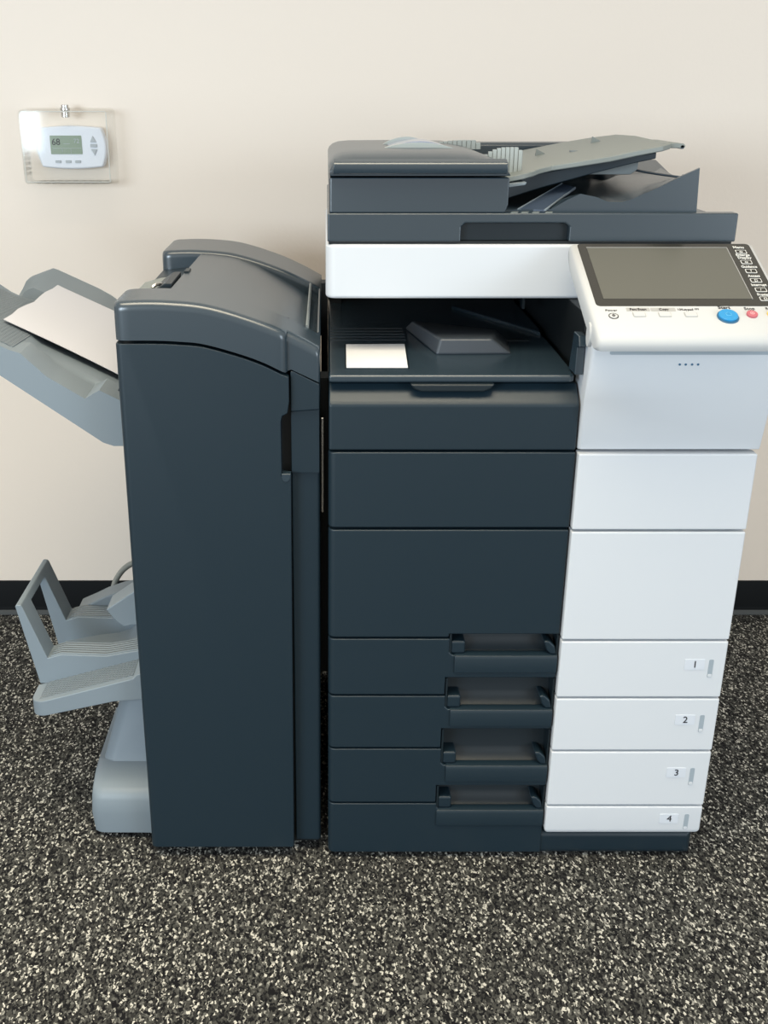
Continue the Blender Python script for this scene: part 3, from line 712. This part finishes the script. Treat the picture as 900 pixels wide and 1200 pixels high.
def ribtop(y0, y1): 
    return prism([(-.460, .3190), (-.4426, .3244), (-.3674, .3217), (-.317, .3312), (-.2925, .3360), (-.2925, .333), (-.317, .328), (-.3674, .319), (-.4426, .321), (-.460, .316)], 'Y', y0, y1)
obj('ribbed_rail', join(ribtop(.118, .158)), M['ribs'], bt, label='ribbed grey front rail')
obj('ribbed_rail', join(ribtop(.255, .298)), M['ribs'], bt, label='ribbed grey rear rail')
obj('valley_floor', prism([(-.470, .255), (-.2920, .285), (-.2920, .335), (-.335, .318), (-.350, .300), (-.372, .292), (-.405, .288), (-.47, .275)], 'Y', .158, .254), M['grey'], bt, .002)
obj('rear_rim', prism([(-.455, .26), (-.455, .315), (-.4266, .328), (-.4033, .340), (-.3723, .351), (-.335, .358), (-.2920, .362), (-.2920, .26)], 'Y', .300, .345), M['grey'], bt, .003)
obj('paper_stopper', prism([(-.373, .379), (-.329, .410), (-.2920, .434), (-.2920, .345), (-.3290, .3500), (-.345, .3460), (-.358, .357)], 'Y', .170, .225), M['grey'], bt, .002)
# foot
rows = []
fp = [(.050, .012, -.400), (.048, .05, -.403), (.049, .078, -.401), (.054, .090, -.400), (.064, .096, -.400), (.09, .102, -.401), (.118, .110, -.399), (.1185, .1115, -.390), (.15, .175, -.372), (.185, .25, -.352), (.195, .262, -.350)]
for y, z, xl in fp:
    rows.append([(xl+.000, y+.022, z-.004), (xl+.003, y+.010, z-.0015), (xl+.012, y+.003, z), (xl+.022, y, z+.001), (-.315, y-.0015, z+.002), (-.2925, y-.0015, z+.0015)])
bm, V = loft(rows)
bk_ = [[bm.verts.new((r[0].co.x, .30, r[0].co.z)), bm.verts.new((-.2925, .30, r[-1].co.z))] for r in V]
for i in range(len(V)-1):
    bm.faces.new([V[i][0], V[i+1][0], bk_[i+1][0], bk_[i][0]]); bm.faces.new([V[i][-1], V[i+1][-1], bk_[i+1][1], bk_[i][1]]); bm.faces.new([bk_[i][0], bk_[i+1][0], bk_[i+1][1], bk_[i][1]])
bm.faces.new(V[0]+[bk_[0][1], bk_[0][0]]); bm.faces.new(V[-1]+[bk_[-1][1], bk_[-1][0]])
obj('tray_foot', bm, M['grey'], fin_o, smooth=40, label='light grey rounded foot below the booklet tray')
for y in (.10, .26): obj('caster', tube([(-.34, y, .012), (-.31, y, .012)], .012, 14), M['deep'], fin_o)
for x, y in ((-.26, .08), (-.04, .08), (-.26, .54), (-.04, .54)):
    obj('levelling_foot', prism(circ(x, y, .016, n=16), 'Z', .0005, .024), M['deep'], fin_o)
for x, y in ((.05, .08), (.56, .08), (.05, .58), (.56, .58)):
    obj('levelling_foot', prism(circ(x, y, .02, n=16), 'Z', .0002, .02), M['deep'], cop)

# ================================================================== PAPER
bm = bmesh.new(); rows = []
n = 14
for i in range(n+1):
    t = i/n; row = []
    for j in range(9):
        s = j/8
        xl = -.5015+.0015*math.sin(5*s*math.pi)+ .010*s; x = xl+(-.2945-xl)*t
        z = .868-.512*(x+.5015) + .002*math.sin(math.pi*t)*(1-s) + .004*s + .0012*math.sin(9*s)
        y = .200+.318*s
        row.append((x, y, max(z, trayz(x, y)+.0015)))
    rows.append(row)
bm, V = loft(rows); ret = bmesh.ops.extrude_face_region(bm, geom=bm.faces[:]); vs = [e for e in ret['geom'] if isinstance(e, bmesh.types.BMVert)]
bmesh.ops.translate(bm, verts=vs, vec=(0, 0, -.0009))
tag(obj('paper_sheet', bm, M['paper'], smooth=60), 'blank white paper lying on the grey upper output tray', 'paper')

# ================================================================== THERMOSTAT AND ITS CLEAR GUARD
th = thing('thermostat', 'white wall thermostat with green display inside the clear guard', 'thermostat', (-.526, WY, 1.09))
def tpt(n=8):
    pts = []
    x0, x1, z0, z1 = -.590, -.464, 1.050, 1.127
    for i in range(n+1): t = i/n; pts.append((x0+(x1-x0)*t, z1+.004*math.sin(math.pi*t)))
    for i in range(1, n): t = i/n; pts.append((x1+.009*math.sin(math.pi*t), z1+(z0-z1)*t))
    for i in range(n+1): t = i/n; pts.append((x1+(x0-x1)*t, z0-.004*math.sin(math.pi*t)))
    for i in range(1, n): t = i/n; pts.append((x0-.009*math.sin(math.pi*t), z0+(z1-z0)*t))
    return pts
obj('housing', prism(list(reversed(tpt())), 'Y', .878, WY-.0005), M['thermo'], th, .004, 4)
YD = .8775
dsp = obj('display', prism(rrect(-.5695, -.5045, 1.0755, 1.1120, .001, 2), 'Y', YD-.0006, YD+.003), M['lcd'], th)
TX = ((1, 0, 0), (0, 0, 1), (0, -1, 0))
obj('temperature_digits', text_bm('68', .018, (-.5575, YD-.0008, 1.099), *TX, bold=.0001), M['ink'], dsp)
obj('set_digits', text_bm('72', .012, (-.5150, YD-.0008, 1.1010), *TX), M['thermobtn'], dsp)
obj('display_lines', join(B(-.5650, -.5060, YD-.0010, YD-.0006, 1.0868, 1.0874), B(-.5460, -.5454, YD-.0010, YD-.0006, 1.0790, 1.0868), B(-.5280, -.5274, YD-.0010, YD-.0006, 1.0768, 1.0868), B(-.5420, -.5290, YD-.0010, YD-.0006, 1.0955, 1.0962)), M['thermobtn'], dsp)
for x in (-.5560, -.5350, -.5150):
    obj('button', prism(rrect(x-.0058, x+.0058, 1.0582, 1.0636, .0012, 2), 'Y', YD-.002, YD+.002), M['thermobtn'], th, .0006, 2)
obj('up_button', prism([(-.4870, 1.0990), (-.4740, 1.0990), (-.4810, 1.1115)], 'Y', YD-.002, YD+.002), M['thermobtn'], th, .0006, 2)
obj('hold_button', prism(rrect(-.4870, -.4730, 1.0890, 1.0955, .0015, 2), 'Y', YD-.002, YD+.002), M['thermobtn'], th, .0006, 2)
obj('down_button', prism([(-.4860, 1.0855), (-.4790, 1.0735), (-.4730, 1.0855)], 'Y', YD-.002, YD+.002), M['thermobtn'], th, .0006, 2)

gd = thing('thermostat_guard', 'clear locking plastic guard box mounted on the wall around the thermostat', 'guard', (-.531, WY, 1.09))
def shell(x0, x1, z0, z1, y0, y1, t, r, flange=0):
    """open-backed box with walls of thickness t"""
    bm_ = bmesh.new()
    def rg(x0, x1, z0, z1, r, y): return [(p[0], y, p[1]) for p in rrect(x0, x1, z0, z1, r, 4)]
    rows_ = [rg(x0-.003, x1+.003, z0-.003, z1+.003, r, y1), rg(x0, x1, z0, z1, r, y1-.004), rg(x0, x1, z0, z1, r, y0+.004), rg(x0+.002, x1-.002, z0+.002, z1-.002, r, y0)]
    bm_, V_ = loft(rows_, close=True, bm=bm_); bm_.faces.new(V_[-1])
    r2 = [rg(x0+t, x1-t, z0+t, z1-t, r*.7, y1-.001), rg(x0+t, x1-t, z0+t, z1-t, r*.7, y0+t)]
    bm_, V2 = loft(r2, close=True, bm=bm_); bm_.faces.new(V2[-1])
    for i in range(len(V_[0])): j = (i+1) % len(V_[0]); bm_.faces.new([V_[0][i], V_[0][j], V2[0][j], V2[0][i]])
    return bm_
obj('clear_cover', shell(-.6215, -.4405, 1.0185, 1.1620, .842, WY-.0005, .003, .008), M['clear'], gd)
rim = bmesh.new()
obj('edge_highlight', join(tube([(-.616, .8455, 1.0225), (-.446, .8455, 1.0225)], .0010, 8), tube([(-.6175, .8455, 1.0225), (-.6175, .8455, 1.158)], .0010, 8), tube([(-.4445, .8455, 1.0225), (-.4445, .8455, 1.158)], .0010, 8), tube([(-.616, .8455, 1.159), (-.446, .8455, 1.159)], .0010, 8)), M['rim'], gd)  # pale tubes drawn as highlights along the cover's front edges
vb = bmesh.new()
for i in range(9): box(vb, -.598+i*.0165, -.590+i*.0165, .848, WY-.003, 1.0185, 1.0225)
obj('vent_slots', vb, M['clear'], gd)
vb = bmesh.new()
for i in range(6): box(vb, -.6215, -.6175, .850, .895, 1.035+i*.010, 1.040+i*.010)
obj('side_vent_slots', vb, M['clear'], gd)
obj('lock', join(prism(circ(-.531, .868, .0085, n=18), 'Z', 1.1475, 1.1600), prism(circ(-.531, .868, .0098, n=18), 'Z', 1.1600, 1.1660), prism(circ(-.531, .868, .0075, n=18), 'Z', 1.1660, 1.1715)), M['metal'], gd, .0008, 2)

# ================================================================== CORD
cp = spline([(-.2900, .445, .322), (-.335, .450, .338), (-.375, .455, .338), (-.405, .455, .315), (-.421, .452, .275), (-.418, .46, .20), (-.39, .48, .10), (-.36, .52, .02), (-.33, .62, .008), (-.25, .72, .008), (-.10, .76, .008)], 8)
obj('cord', tube(cp, .0058, 12), M['cord'], fin_o, label='grey cord looping out of the left side')
